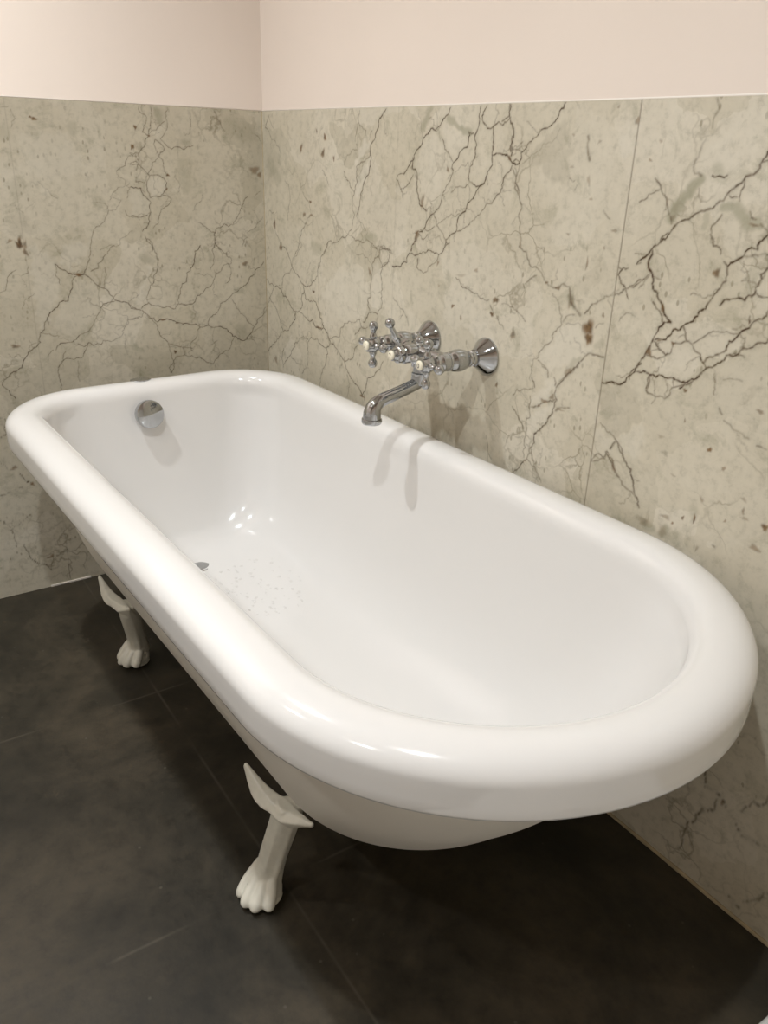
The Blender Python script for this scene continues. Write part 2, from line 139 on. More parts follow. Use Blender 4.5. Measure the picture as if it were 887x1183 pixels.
def marble_mat():
    m,nt,b=mat('marble'); L=nt.links
    g=node(nt,'ShaderNodeNewGeometry'); at=node(nt,'ShaderNodeAttribute',attribute_name='marble'); sep=node(nt,'ShaderNodeSeparateColor'); L.new(at.outputs['Color'],sep.inputs[0])
    P=g.outputs['Position']
    n1=node(nt,'ShaderNodeTexNoise',i_Scale=3.2,i_Detail=6.,i_Roughness=.6); L.new(P,n1.inputs['Vector'])
    # warped coordinates
    wn=node(nt,'ShaderNodeTexNoise',i_Scale=9.,i_Detail=5.); L.new(P,wn.inputs['Vector'])
    wv=node(nt,'ShaderNodeVectorMath',operation='SCALE'); L.new(wn.outputs['Color'],wv.inputs[0]); wv.inputs['Scale'].default_value=.16
    wp=node(nt,'ShaderNodeVectorMath',operation='ADD'); L.new(P,wp.inputs[0]); L.new(wv.outputs[0],wp.inputs[1])
    base=ramp(nt,n1.outputs[0],[(.32,lin(189,178,158)),(.5,lin(203,193,174)),(.68,lin(216,207,190))]).outputs[0]
    # breccia clasts, slightly lighter or greyer
    vc=node(nt,'ShaderNodeTexVoronoi',i_Scale=7.); L.new(wp.outputs[0],vc.inputs['Vector'])
    cl=ramp(nt,vc.outputs['Color'],[(.0,lin(174,168,147)),(.3,lin(196,188,166)),(.7,lin(206,199,180)),(1,lin(217,210,193))]).outputs[0]
    c=mix(nt,base,cl,.5)
    # mid mottling: greyish-green clouds
    n2=node(nt,'ShaderNodeTexNoise',i_Scale=17.,i_Detail=7.,i_Roughness=.68,i_Distortion=.6); L.new(P,n2.inputs['Vector'])
    f2=ramp(nt,n2.outputs[0],[(.55,(0,0,0)),(.72,(1,1,1))]).outputs[0]
    c=mix(nt,c,lin(156,151,127),mathn(nt,'MULTIPLY',f2,.62))
    n3=node(nt,'ShaderNodeTexNoise',i_Scale=60.,i_Detail=6.,i_Roughness=.7); L.new(P,n3.inputs['Vector'])
    f3=ramp(nt,n3.outputs[0],[(.3,(.80,.80,.78)),(.48,(1,1,1)),(.72,(1.07,1.07,1.07))]).outputs[0]
    c=mix(nt,c,f3,1.,'MULTIPLY')
    # hair cracks
    ve=node(nt,'ShaderNodeTexVoronoi',feature='DISTANCE_TO_EDGE',i_Scale=11.); L.new(wp.outputs[0],ve.inputs['Vector'])
    fe=ramp(nt,ve.outputs['Distance'],[(0,(1,1,1)),(.016,(.5,.5,.5)),(.035,(0,0,0))]).outputs[0]
    n4=node(nt,'ShaderNodeTexNoise',i_Scale=5.5,i_Detail=3.); L.new(P,n4.inputs['Vector'])
    f4=ramp(nt,n4.outputs[0],[(.5,(0,0,0)),(.66,(1,1,1))]).outputs[0]
    c=mix(nt,c,lin(118,106,80),mathn(nt,'MULTIPLY',mathn(nt,'MULTIPLY',fe,f4),.55))
    # small pits and flecks
    vp=node(nt,'ShaderNodeTexVoronoi',i_Scale=85.,i_Randomness=1.); 
    st=node(nt,'ShaderNodeMapping'); st.inputs['Scale'].default_value=(1,1,.55); L.new(P,st.inputs['Vector']); L.new(st.outputs[0],vp.inputs['Vector'])
    fp=ramp(nt,vp.outputs['Distance'],[(.0,(1,1,1)),(.16,(1,1,1)),(.27,(0,0,0))]).outputs[0]
    rnd=node(nt,'ShaderNodeSeparateColor'); L.new(vp.outputs['Color'],rnd.inputs[0])
    fr=mathn(nt,'GREATER_THAN',rnd.outputs[0],.80)
    n5=node(nt,'ShaderNodeTexNoise',i_Scale=4.,i_Detail=2.); L.new(P,n5.inputs['Vector'])
    f5=ramp(nt,n5.outputs[0],[(.47,(0,0,0)),(.6,(1,1,1))]).outputs[0]
    c=mix(nt,c,lin(128,118,94),mathn(nt,'MULTIPLY',mathn(nt,'MULTIPLY',mathn(nt,'MULTIPLY',fp,fr),f5),.55))
    # traced clasts lighter or darker than their surroundings
    al=at.outputs['Alpha']
    c=mix(nt,c,lin(222,216,202),mathn(nt,'MULTIPLY',mathn(nt,'SUBTRACT',al,.5,True),1.0,True))
    c=mix(nt,c,lin(150,142,122),mathn(nt,'MULTIPLY',mathn(nt,'SUBTRACT',.5,al,True),1.0,True))
    # traced fillers, veins, rust spots
    c=mix(nt,c,lin(150,146,122),mathn(nt,'MULTIPLY',sep.outputs[2],.75,True))
    pn=ramp(nt,n2.outputs[0],[(.3,lin(96,80,50)),(.55,lin(70,50,30)),(.7,lin(82,48,28))]).outputs[0]
    c=mix(nt,c,pn,mathn(nt,'MULTIPLY',sep.outputs[0],1.1,True))
    rn=ramp(nt,n3.outputs[0],[(.35,lin(62,40,20)),(.6,lin(128,96,56))]).outputs[0]
    c=mix(nt,c,rn,mathn(nt,'MULTIPLY',sep.outputs[1],.95,True))
    L.new(c,b.inputs['Base Color']); b.inputs['Roughness'].default_value=.32; b.inputs['Specular IOR Level'].default_value=.4
    bump(nt,b,n3.outputs[0],.06,.0006)
    return m
def paint_mat():
    m,nt,b=mat('wall_paint'); g=node(nt,'ShaderNodeNewGeometry')
    n=node(nt,'ShaderNodeTexNoise',i_Scale=120.,i_Detail=4.); nt.links.new(g.outputs['Position'],n.inputs['Vector'])
    n2=node(nt,'ShaderNodeTexNoise',i_Scale=2.,i_Detail=2.); nt.links.new(g.outputs['Position'],n2.inputs['Vector'])
    c=ramp(nt,n2.outputs[0],[(.3,lin(220,205,191)),(.7,lin(225,210,196))]); nt.links.new(c.outputs[0],b.inputs['Base Color'])
    b.inputs['Roughness'].default_value=.75; bump(nt,b,n.outputs[0],.12,.001); return m
def ceil_mat():
    m,nt,b=mat('ceiling_paint'); g=node(nt,'ShaderNodeNewGeometry'); n=node(nt,'ShaderNodeTexNoise',i_Scale=80.); nt.links.new(g.outputs['Position'],n.inputs['Vector'])
    b.inputs['Base Color'].default_value=lin(236,230,222); b.inputs['Roughness'].default_value=.8; bump(nt,b,n.outputs[0],.1,.001); return m
def floor_mat():
    m,nt,b=mat('floor_tile'); L=nt.links; g=node(nt,'ShaderNodeNewGeometry'); P=g.outputs['Position']
    n1=node(nt,'ShaderNodeTexNoise',i_Scale=3.5,i_Detail=9.,i_Roughness=.62,i_Distortion=.4); L.new(P,n1.inputs['Vector'])
    n2=node(nt,'ShaderNodeTexNoise',i_Scale=28.,i_Detail=8.,i_Roughness=.72); L.new(P,n2.inputs['Vector'])
    n3=node(nt,'ShaderNodeTexNoise',i_Scale=150.,i_Detail=3.); L.new(P,n3.inputs['Vector'])
    c=ramp(nt,n1.outputs[0],[(.28,lin(31,28,20)),(.47,lin(49,44,34)),(.68,lin(71,63,50))]).outputs[0]
    c2=ramp(nt,n2.outputs[0],[(.32,(.60,.60,.60)),(.5,(1,1,1)),(.7,(1.32,1.28,1.22))]).outputs[0]
    c=mix(nt,c,c2,.8,'MULTIPLY')
    vs=node(nt,'ShaderNodeTexVoronoi',i_Scale=38.); L.new(P,vs.inputs['Vector'])
    rs=node(nt,'ShaderNodeSeparateColor'); L.new(vs.outputs['Color'],rs.inputs[0])
    fs=mathn(nt,'MULTIPLY',ramp(nt,vs.outputs['Distance'],[(.05,(1,1,1)),(.13,(0,0,0))]).outputs[0],mathn(nt,'GREATER_THAN',rs.outputs[1],.9))
    c=mix(nt,c,lin(92,86,76),mathn(nt,'MULTIPLY',fs,.5))
    # grout lines of the 60 cm tiles
    sx=node(nt,'ShaderNodeSeparateXYZ'); L.new(P,sx.inputs[0])
    def line(s,off):
        d=mathn(nt,'PINGPONG',mathn(nt,'ADD',s,-off),.3025)
        return ramp(nt,d,[(0,(1,1,1)),(.0018,(1,1,1)),(.0036,(0,0,0))]).outputs[0]
    gl=mathn(nt,'MAXIMUM',line(sx.outputs[0],1.210-.605*4),line(sx.outputs[1],-.588-.605*4))
    ng=node(nt,'ShaderNodeTexNoise',i_Scale=6.,i_Detail=4.); L.new(P,ng.inputs['Vector'])
    gm=ramp(nt,ng.outputs[0],[(.46,(.04,.04,.04)),(.64,(.6,.6,.6))]).outputs[0]
    c=mix(nt,c,lin(92,85,74),mathn(nt,'MULTIPLY',gl,gm))
    L.new(c,b.inputs['Base Color'])
    r=ramp(nt,n2.outputs[0],[(.3,(.4,.4,.4)),(.7,(.6,.6,.6))]); L.new(r.outputs[0],b.inputs['Roughness'])
    b.inputs['Specular IOR Level'].default_value=.35
    bump(nt,b,mathn(nt,'ADD',n2.outputs[0],mathn(nt,'MULTIPLY',n3.outputs[0],.4)),.25,.0012); return m
def simple(name,col,rough,metal=0.,coat=0.,nscale=40.,var=.03,spec=.5):
    m,nt,b=mat(name); tc=node(nt,'ShaderNodeTexCoord'); n=node(nt,'ShaderNodeTexNoise',i_Scale=nscale,i_Detail=3.); nt.links.new(tc.outputs['Object'],n.inputs['Vector'])
    lo=tuple(max(0,c*(1-var)) for c in col[:3]); hi=tuple(min(1,c*(1+var)) for c in col[:3])
    r=ramp(nt,n.outputs[0],[(.3,lo),(.7,hi)]); nt.links.new(r.outputs[0],b.inputs['Base Color'])
    b.inputs['Roughness'].default_value=rough; b.inputs['Metallic'].default_value=metal; b.inputs['Coat Weight'].default_value=coat; b.inputs['Coat Roughness'].default_value=.05
    b.inputs['Specular IOR Level'].default_value=spec
    return m,nt,b
M_MARBLE=marble_mat(); M_PAINT=paint_mat(); M_CEIL=ceil_mat(); M_FLOOR=floor_mat()
M_ENAMEL,_,_=simple('white_enamel',lin(227,224,220),.13,coat=.3,nscale=3.,var=.006)
M_HULL,_,_=simple('painted_tub_exterior',lin(226,219,207),.38,nscale=4.,var=.012)
M_LEG,nt_,b_=simple('leg_enamel',lin(214,209,194),.33,coat=.2,nscale=60.,var=.05)
tc=node(nt_,'ShaderNodeTexCoord'); vn=node(nt_,'ShaderNodeTexNoise',i_Scale=42.,i_Detail=3.); nt_.links.new(tc.outputs['Object'],vn.inputs['Vector'])
chip=ramp(nt_,vn.outputs[0],[(.72,(0,0,0)),(.755,(1,1,1))]).outputs[0]
src=b_.inputs['Base Color'].links[0].from_socket
nt_.links.new(mix(nt_,src,lin(70,56,42),mathn(nt_,'MULTIPLY',chip,.8)),b_.inputs['Base Color'])
M_CHROME,_,_=simple('chrome',(.47,.48,.49,1),.07,metal=1.,var=.02)
M_STEEL,_,_=simple('dull_chrome',(.50,.51,.52,1),.2,metal=1.,var=.03)
M_PORC,_,_=simple('porcelain',lin(240,232,210),.2,coat=.4,var=.01)
M_MARK,_,_=simple('dark_mark',lin(40,36,32),.5,var=.05)
M_GROUT,_,_=simple('sealant_beige',lin(176,160,130),.6,nscale=25.,var=.2)
M_SEAL_HALO,_,_=simple('sealant_halo_white',lin(238,230,220),.55,nscale=30.,var=.03)
M_TRAY,_,_=simple('white_ceramic',lin(240,240,238),.15,coat=.3,var=.005)
M_DARK,_,_=simple('dark_rubber',lin(28,26,24),.6,var=.05)
m,nt,b=mat('water'); tr_=node(nt,'ShaderNodeBsdfTransparent'); gl_=node(nt,'ShaderNodeBsdfGlossy',i_Roughness=.05); fr_=node(nt,'ShaderNodeValue'); fr_.outputs[0].default_value=.12; mx_=node(nt,'ShaderNodeMixShader')
nt.links.new(fr_.outputs[0],mx_.inputs[0]); nt.links.new(tr_.outputs[0],mx_.inputs[1]); nt.links.new(gl_.outputs[0],mx_.inputs[2]); nt.links.new(mx_.outputs[0],nt.nodes['Material Output'].inputs[0]); M_WATER=m
m,nt,b=mat('lamp_lens'); b.inputs['Base Color'].default_value=(1,1,1,1); b.inputs['Emission Color'].default_value=(1,.97,.92,1); b.inputs['Emission Strength'].default_value=LENS_E if 'LENS_E' in globals() else 120.; M_LENS=m

# ------------------------------------------------------------------ room
RX,RY,RZ=3.1,-2.6,2.5; HM=1.2
def vein_field(U,Z,veins,flecks,patches,joints,clasts):
    """per-vertex vein / rust / filler strengths on a wall grid (metres)"""
    R=np.zeros((len(Z),len(U)));G=R.copy();B=R.copy()
    def seg(A,x0,z0,x1,z1,w,s,soft=2.):
        m=w*4
        i0,i1=np.searchsorted(U,[min(x0,x1)-m,max(x0,x1)+m]); j0,j1=np.searchsorted(Z,[min(z0,z1)-m,max(z0,z1)+m])
        if i1<=i0 or j1<=j0: return
        uu=U[i0:i1][None,:];zz=Z[j0:j1][:,None]; dx,dz=x1-x0,z1-z0; LL=dx*dx+dz*dz+1e-12
        t=np.clip(((uu-x0)*dx+(zz-z0)*dz)/LL,0,1); d=np.hypot(uu-x0-t*dx,zz-z0-t*dz)
        A[j0:j1,i0:i1]=np.maximum(A[j0:j1,i0:i1],s*np.exp(-(d/w)**soft))
    def jag(P,amp,mn):
        P=[np.array(p) for p in P]
        for _ in range(4):
            Q=[P[0]]
            for a,b in zip(P[:-1],P[1:]):
                d=b-a;l=np.hypot(*d)
                if l>mn: Q.append((a+b)/2+np.array([-d[1],d[0]])*RNG.normal()*amp)
                Q.append(b)
            P=Q
        return P
    for v in veins:
        s,w=v[0]/100,v[1]/1000; P=[(v[i]/1000,v[i+1]/1000) for i in range(2,len(v),2)]
        P=jag(P,.11,.006)
        fade=RNG.uniform(.85,1.05)+.2*np.sin(np.arange(len(P))*RNG.uniform(.05,.2)+RNG.uniform(0,6))
        for i in range(3,len(P)-3):
            if RNG.random()<.055:
                a=P[i];dv=P[i+1]-P[i-1];an=np.arctan2(dv[1],dv[0])+RNG.choice([-1,1])*RNG.uniform(.5,1.5);l=RNG.uniform(.008,.045)
                br=jag([a,a+l*np.array([np.cos(an),np.sin(an)])],.2,.004)
                for q0,q1 in zip(br[:-1],br[1:]): seg(R,*q0,*q1,w*.7,s*RNG.uniform(.2,.5))
        for (a,b),fd in zip(zip(P[:-1],P[1:]),fade):
            k=RNG.uniform(.6,1.1)*min(fd,1.05)
            seg(R,*a,*b,w*.78*RNG.uniform(.75,1.25),s*k*1.1); seg(B,*a,*b,w*4.,.22*s*k)
    for v in patches:
        s,w=v[0]/100,v[1]/1000; P=jag([(v[i]/1000,v[i+1]/1000) for i in range(2,len(v),2)],.1,.012)
        for a,b in zip(P[:-1],P[1:]): seg(B,*a,*b,w*RNG.uniform(.6,1.2),s,4.)
    for s,u,z,ru,rz in flecks:
        s,u,z,ru,rz=s/100,u/1000,z/1000,ru/1000,rz/1000
        i0,i1=np.searchsorted(U,[u-ru*1.7,u+ru*1.7]); j0,j1=np.searchsorted(Z,[z-rz*1.7,z+rz*1.7])
        if i1<=i0 or j1<=j0: continue
        du=(U[i0:i1][None,:]-u)/ru; dz=(Z[j0:j1][:,None]-z)/rz; ang=np.arctan2(dz,du); ph=RNG.uniform(0,6.3,3)
        rr=np.hypot(du,dz)*(1+.22*np.sin(2*ang+ph[0])+.16*np.sin(3*ang+ph[1])+.1*np.sin(5*ang+ph[2]))
        G[j0:j1,i0:i1]=np.maximum(G[j0:j1,i0:i1],min(1,s*1.25)*np.exp(-rr**4))
    for u,s,w,z0,z1 in joints: seg(R,u,z0,u,z1,w,s)
    A=np.zeros_like(R); UU,ZZ=np.meshgrid(U,Z)
    ph=RNG.uniform(0,6.3,8); WU=UU+.004*np.sin(UU*210+ZZ*130+ph[0])+.003*np.sin(ZZ*330-UU*90+ph[1]); WZ=ZZ+.004*np.sin(ZZ*190-UU*150+ph[2])+.003*np.sin(UU*310+ph[3])
    for q in clasts:
        s=q[0]/100; P=np.array(q[1:],float).reshape(-1,2)/1000
        m=.02; i0,i1=np.searchsorted(U,[P[:,0].min()-m,P[:,0].max()+m]); j0,j1=np.searchsorted(Z,[P[:,1].min()-m,P[:,1].max()+m])
        if i1<=i0 or j1<=j0: continue
        x=WU[j0:j1,i0:i1];z=WZ[j0:j1,i0:i1]; ins=np.zeros(x.shape,bool); dd=np.full(x.shape,9.)
        for (xa,za),(xb,zb) in zip(P,np.roll(P,-1,0)):
            c=((za>z)!=(zb>z))&(x<(xb-xa)*(z-za)/(zb-za+1e-12)+xa); ins^=c
            L2=(xb-xa)**2+(zb-za)**2+1e-12; tt=np.clip(((x-xa)*(xb-xa)+(z-za)*(zb-za))/L2,0,1); dd=np.minimum(dd,np.hypot(x-xa-tt*(xb-xa),z-za-tt*(zb-za)))
        f=np.clip(.5+np.where(ins,dd,-dd)/.008,0,1); A[j0:j1,i0:i1]=A[j0:j1,i0:i1]*(1-f)+s*f
    return R,G,B,.5+.5*A
def panel(name,U,Z,fields,axis,paint_top,ext):
    """one wall mesh: marble grid to HM, painted strip above"""
    nu,nz=len(U),len(Z); V=np.zeros((nu*nz,3)); uu,zz=np.meshgrid(U,Z)
    if axis=='R': V[:,0]=uu.ravel()
    else: V[:,1]=-uu.ravel()
    V[:,2]=zz.ravel()
    i=np.arange((nz-1)*nu).reshape(nz-1,nu)[:,:-1].ravel()
    F=np.stack([i,i+1,i+1+nu,i+nu],1)
    # painted part, 3 mm behind the marble face, with the top edge of the stone
    d=.003
    P=[]
    def pt(u,off,z): return (u,off,z) if axis=='R' else (-off,-u,z)
    P+= [pt(-d,0,HM),pt(ext,0,HM),pt(ext,d,HM),pt(-d,d,HM),pt(ext,d,paint_top),pt(-d,d,paint_top)]
    n=len(V); V=np.vstack([V,np.array(P)])
    F=np.vstack([F,[[n,n+1,n+2,n+3],[n+3,n+2,n+4,n+5]]])
    if axis=='L': F=F[:,::-1]
    me=bpy.data.meshes.new(name); me.vertices.add(len(V)); me.vertices.foreach_set('co',V.astype(np.float32).ravel())
    me.loops.add(F.size); me.loops.foreach_set('vertex_index',F.astype(np.int32).ravel())
    me.polygons.add(len(F)); me.polygons.foreach_set('loop_start',(np.arange(len(F))*4).astype(np.int32))
    me.materials.append(M_MARBLE); me.materials.append(M_PAINT)
    mi=np.zeros(len(F),np.int32); mi[-1]=1; me.polygons.foreach_set('material_index',mi)
    me.update(calc_edges=True); me.validate()
    a=me.attributes.new('marble','FLOAT_COLOR','POINT'); c=np.zeros((len(V),4),np.float32); c[:,3]=.5
    for k in range(4): c[:nu*nz,k]=fields[k].ravel()
    a.data.foreach_set('color',c.ravel())
    return structure(link(bpy.data.objects.new(name,me)))
UR=np.concatenate([np.arange(0,1.9,.0015),np.arange(1.9,RX+.001,.1)]); UR[-1]=RX
ZR=np.concatenate([np.arange(0,.5,.006),np.arange(.5,HM,.0015),[HM]])
fr=vein_field(UR,ZR,RV,RF,RP,[(1.2325,.62,.0011,0,HM),(.62,.14,.0012,0,HM)],RG)
UL=np.concatenate([np.arange(0,1.25,.0015),np.arange(1.25,-RY+.001,.1)]); UL[-1]=-RY
fl=vein_field(UL,np.concatenate([np.arange(0,.5,.004),np.arange(.5,HM,.0015),[HM]]),LV,LF,LP,[(.618,.16,.0012,.05,HM),(.62,.6,.0012,.012,.055)],LG)
ZL=np.concatenate([np.arange(0,.5,.004),np.arange(.5,HM,.0015),[HM]])
panel('wall_right',UR,ZR,fr,'R',RZ,RX)
panel('wall_left',UL,ZL,fl,'L',RZ,-RY)
def slab(name,a,b,m):
    q=MB(); q.box(a,b); return structure(q.obj(name,m,smooth=False))
slab('floor',(-.05,RY-.1,-.05),(RX+.1,.05,0),M_FLOOR)
slab('ceiling',(-.05,RY-.1,RZ),(RX+.1,.05,RZ+.05),M_CEIL)
def plain_wall(name,a,b,am,bm):
    q=MB(); q.box(a,b,0); q.box(am,bm,1); return structure(q.obj(name,[M_PAINT,M_CEIL],smooth=False))
plain_wall('wall_front',(-.05,RY-.1,HM),(RX+.1,RY,RZ),(-.05,RY-.1,0),(RX+.1,RY+.003,HM))
plain_wall('wall_back',(RX,RY,HM),(RX+.1,.05,RZ),(RX-.003,RY,0),(RX+.1,.05,HM))
# bright edge line on the stone top; sealant beads: corner, foot of walls
q=MB()
q.tube([(0,.0012,HM+.001),(RX-.01,.0012,HM+.001)],[.0016]*2,8); q.tube([(-.0012,0,HM+.001),(-.0012,RY+.01,HM+.001)],[.0016]*2,8)  # white bead added to draw the bright halo line above the stone
structure(q.obj('trim_1',M_SEAL_HALO))
q=MB(); q.tube([(.0005,-.0005,0),(.0005,-.0005,HM)],[.0014]*2,8)
structure(q.obj('trim_2',M_GROUT))
q=MB(); N=90; pts=[(i*(RX-.01)/N,-.001,.0015+RNG.normal()*.0004) for i in range(N+1)]
q.tube(pts,[.0034+abs(RNG.normal())*.0008 for _ in pts],8); structure(q.obj('baseboard_right',M_GROUT))
q=MB(); q.box((0,-.672,.0),(.0028,-.565,.0042)); structure(q.obj('baseboard_left',M_SEAL_HALO,smooth=False))

# ------------------------------------------------------------------ bathtub
tub=empty('bathtub',(TUB[0],TUB[1],0),TUB[2])
tag(tub,'white roll-top enamel bathtub on claw feet in the marble corner','bathtub')
NE,NS,NC,NF=72,26,20,14
def outline(xL,xR,a,w,rc,e=1.,bul=0.):
    xe=xR-a; P=[]
    th=np.linspace(-np.pi/2,np.pi/2,NE); c,s=np.cos(th),np.sin(th); c[0]=c[-1]=0
    P.append(np.c_[xe+a*np.sign(c)*np.abs(c)**e,w*np.sign(s)*np.abs(s)**e])
    xs=np.linspace(xe,xL+rc,NS+2)[1:-1]; P.append(np.c_[xs,np.full(NS,w)])
    t=np.linspace(np.pi/2,np.pi,NC); P.append(np.c_[xL+rc+rc*np.cos(t),w-rc+rc*np.sin(t)])
    ys=np.linspace(w-rc,-(w-rc),NF+2)[1:-1]; P.append(np.c_[np.full(NF,xL),ys])
    t=np.linspace(np.pi,1.5*np.pi,NC); P.append(np.c_[xL+rc+rc*np.cos(t),-(w-rc)+rc*np.sin(t)])
    xs=np.linspace(xL+rc,xe,NS+2)[1:-1]; P.append(np.c_[xs,np.full(NS,-w)])
    P=np.concatenate(P)
    u=np.clip(P[:,0]/.625,-1,1); P[:,1]*=1+bul*(1-u*u)
    return P
def rim_ring(d,z): return np.c_[outline(-.625+d,.969-d,.344-d,.3595-d,max(.196-d*.95,.03),1.02,0.),np.full(2*(NS+NC)+NE+NF,z)]
ZTOP=.552
PROF=np.array([ # z, xL, xR, w, rc of the outside
(.552,-.559,.903,.295,.125),(.45,-.540,.865,.284,.13),(.35,-.517,.806,.264,.135),(.29,-.501,.757,.246,.135),(.24,-.484,.712,.222,.13),
(.20,-.463,.655,.190,.12),(.172,-.425,.575,.146,.09),(.159,-.35,.48,.092,.055),(.155,-.22,.36,.035,.02)])
PS=spline(PROF,6)
NR=2*(NS+NC)+NE+NF
def hull_ring(p,ins=0.,dz=0.):
    z,xL,xR,w,rc=p; a=.28*(w/.295)**.8
    return np.c_[outline(xL+ins,xR-ins,max(a-ins,.012),max(w-ins,.012),max(rc-ins,.008)),np.full(NR,z+dz)]
def shell(rings,name,m,cap=(True,True)):
    n=len(rings[0]); V=np.vstack(rings); F=[]
    for i in range(len(rings)-1):
        for k in range(n):
            k2=(k+1)%n; F.append((i*n+k,i*n+k2,(i+1)*n+k2,(i+1)*n+k))
    V=[tuple(v) for v in V]
    for end,do in ((0,cap[0]),(len(rings)-1,cap[1])):
        if do:
            o=end*n; c=np.mean(rings[end],0); V.append(tuple(c)); ci=len(V)-1
            for k in range(n):
                a,b=o+k,o+(k+1)%n; F.append((ci,b,a) if end==0 else (ci,a,b))
    return mesh_obj(name,V,F,m,tub)
T=.018
RT=.594; RS=.029; RH=.042
# inside + rolled rim, one continuous enamel surface
rings=[rim_ring(.075,.553),rim_ring(.05,.549),rim_ring(.024,.545),rim_ring(.014,.534),rim_ring(.005,.5240),rim_ring(.0012,.5252),rim_ring(0,.529)]
for t in np.linspace(0,1,4)[1:]: rings.append(rim_ring(0,.529+(RT-RS-.529)*t))
for ph in np.linspace(0,np.pi/2,13)[1:]: rings.append(rim_ring(RH*(1-math.cos(ph)),RT-RS*(1-math.sin(ph))))
for d,z in ((.048,.5941),(.055,.5935),(.062,.5918),(.068,.5888),(.073,.5845),(.077,.579),(.080,.572),(.082,.564)): rings.append(rim_ring(d,z))
for p in PS: rings.append(hull_ring(p,.018,.034*(min(max((.36-p[0])/.2,0),1))**1.5))
BASIN=shell(rings,'basin',M_ENAMEL,cap=(False,True))
zf=.189
# outside
rings=[hull_ring(p) for p in PS[::-1]]+[hull_ring(PS[0],.012,.001)]
shell(rings,'exterior_shell',M_HULL,cap=(True,False))

def remesh(name,mb,mat_,parent,vox=.0019,smooth=7):
    me=bpy.data.meshes.new('tmp'); me.from_pydata(mb.v,[],mb.f)
    o=bpy.data.objects.new('tmp',me); COL.objects.link(o)
    r=o.modifiers.new('r','REMESH'); r.mode='VOXEL'; r.voxel_size=vox
    s=o.modifiers.new('s','SMOOTH'); s.iterations=smooth; s.factor=.5
    dg=bpy.context.evaluated_depsgraph_get(); out=bpy.data.meshes.new_from_object(o.evaluated_get(dg)); out.name=name
    bpy.data.objects.remove(o); bpy.data.meshes.remove(me)
    out.materials.clear(); out.materials.append(mat_); out.polygons.foreach_set('use_smooth',[True]*len(out.polygons))
    return link(bpy.data.objects.new(name,out),parent)
def leg_mesh(paw,neck,tipL,tipR,dirn,sgn=1):
    """claw foot: paw with four toes, fluted shank, two-winged bracket hugging the tub"""
    q=MB(); S=lambda v:(v[0],v[1]*sgn,v[2])
    px,py=paw; d=np.array(dirn)/np.hypot(*dirn); t=np.array([-d[1],d[0]])
    def W(f,s,z): return S((px+d[0]*f+t[0]*s,py+d[1]*f+t[1]*s,z))
    # shank
    A=np.array([px-d[0]*.014,py-d[1]*.014,.03]); Nn=np.array(neck)
    mid=A*.5+Nn*.5+np.array([d[0]*-.004,d[1]*-.004,0])
    P=spline([A,A*.75+Nn*.25+np.array([-d[0]*.004,-d[1]*.004,0]),mid,Nn+np.array([0,.003,0]),Nn+np.array([.002,.007,.022])],6)
    q.tube([S(v) for v in P],list(np.interp(np.linspace(0,1,len(P)),[0,.2,.4,.78,1],[.026,.0215,.0205,.0235,.019])),20)
    # fluting ridges down the front of the shank
    for s in (-.016,.0,.016):
        R=[S((v[0]+t[0]*s*1.0+d[0]*(.0165 if s==0 else .010),v[1]+t[1]*s+d[1]*(.0165 if s==0 else .010),v[2])) for v in P]
        q.tube(R,[.0065]*len(R),10)
    # heel and instep
    def ell(c,ax,m=None):
        n=18;V=[];F=[];h=n//2
        for i in range(h+1):
            p_=math.pi*i/h
            for k in range(n):
                a=2*math.pi*k/n; V.append(W(c[0]+ax[0]*math.sin(p_)*math.cos(a),c[1]+ax[1]*math.sin(p_)*math.sin(a),max(.0,c[2]+ax[2]*math.cos(p_))))
        for i in range(h):
            for k in range(n):
                a=i*n+k;b=i*n+(k+1)%n; F.append((a,a+n,b+n,b))
        q.add(V,F)
    ell((-.010,0,.014),(.026,.029,.030)); ell((.000,0,.020),(.024,.027,.022))
    for s,f,r in ((-.026,.012,.0105),(-.009,.023,.0112),(.009,.023,.0112),(.026,.012,.0105)):
        Q=[W(*v) for v in spline([(-.016,s*.45,.062),(-.002,s*.75,.043),(f*.72,s*.95,.027),(f+.006,s*1.02,.013),(f+.008,s*1.02,.007)],4)]
        q.tube(Q,list(np.interp(np.linspace(0,1,len(Q)),[0,.3,.7,1],[.007,r*.85,r,r*.75])),14)
    ell((-.004,0,.004),(.030,.033,.006))
    # bracket blade
    TL,TR=np.array(tipL),np.array(tipR); N0=Nn
    top=spline([TL,TL*.66+TR*.34+np.array([0,0,-.017]),TL*.34+TR*.66+np.array([0,.002,-.015]),TR],8)
    bl=N0+np.array([-.026,0,-.004]); br=N0+np.array([.024,.003,-.004])
    bot=np.concatenate([spline([TL+np.array([-.002,0,-.010]),TL*.72+bl*.28+np.array([-.012,0,-.017]),TL*.4+bl*.6+np.array([-.014,0,-.019]),bl],8),spline([br,TR*.5+br*.5+np.array([.0,0,-.003]),TR+np.array([.0,0,-.008])],8)])
    idx=np.linspace(0,len(bot)-1,len(top)); bot=np.array([[np.interp(i,range(len(bot)),bot[:,k]) for k in range(3)] for i in idx])
    n=len(top); th=np.interp(np.linspace(0,1,n),[0,.15,.5,.85,1],[.006,.010,.026,.011,.005])
    V=[];F=[]
    for i in range(n):
        bb=bot[i].copy(); tt=top[i].copy(); mm=(bb+tt)/2
        bow=np.array([0,-.010*math.sin(math.pi*i/(n-1)),0])
        o=np.array([0,th[i]/2,0])
        V+=[S(bb-o*.7),S(mm-o*1.2+bow),S(tt-o*.8),S(tt+o*.8),S(mm+o),S(bb+o*.9)]
    for i in range(n-1):
        for k in range(6):
            a=i*6+k;b=i*6+(k+1)%6; F.append((a,b,b+6,a+6))
    F.append(tuple(range(5,-1,-1))); L=(n-1)*6; F.append(tuple(range(L,L+6)))
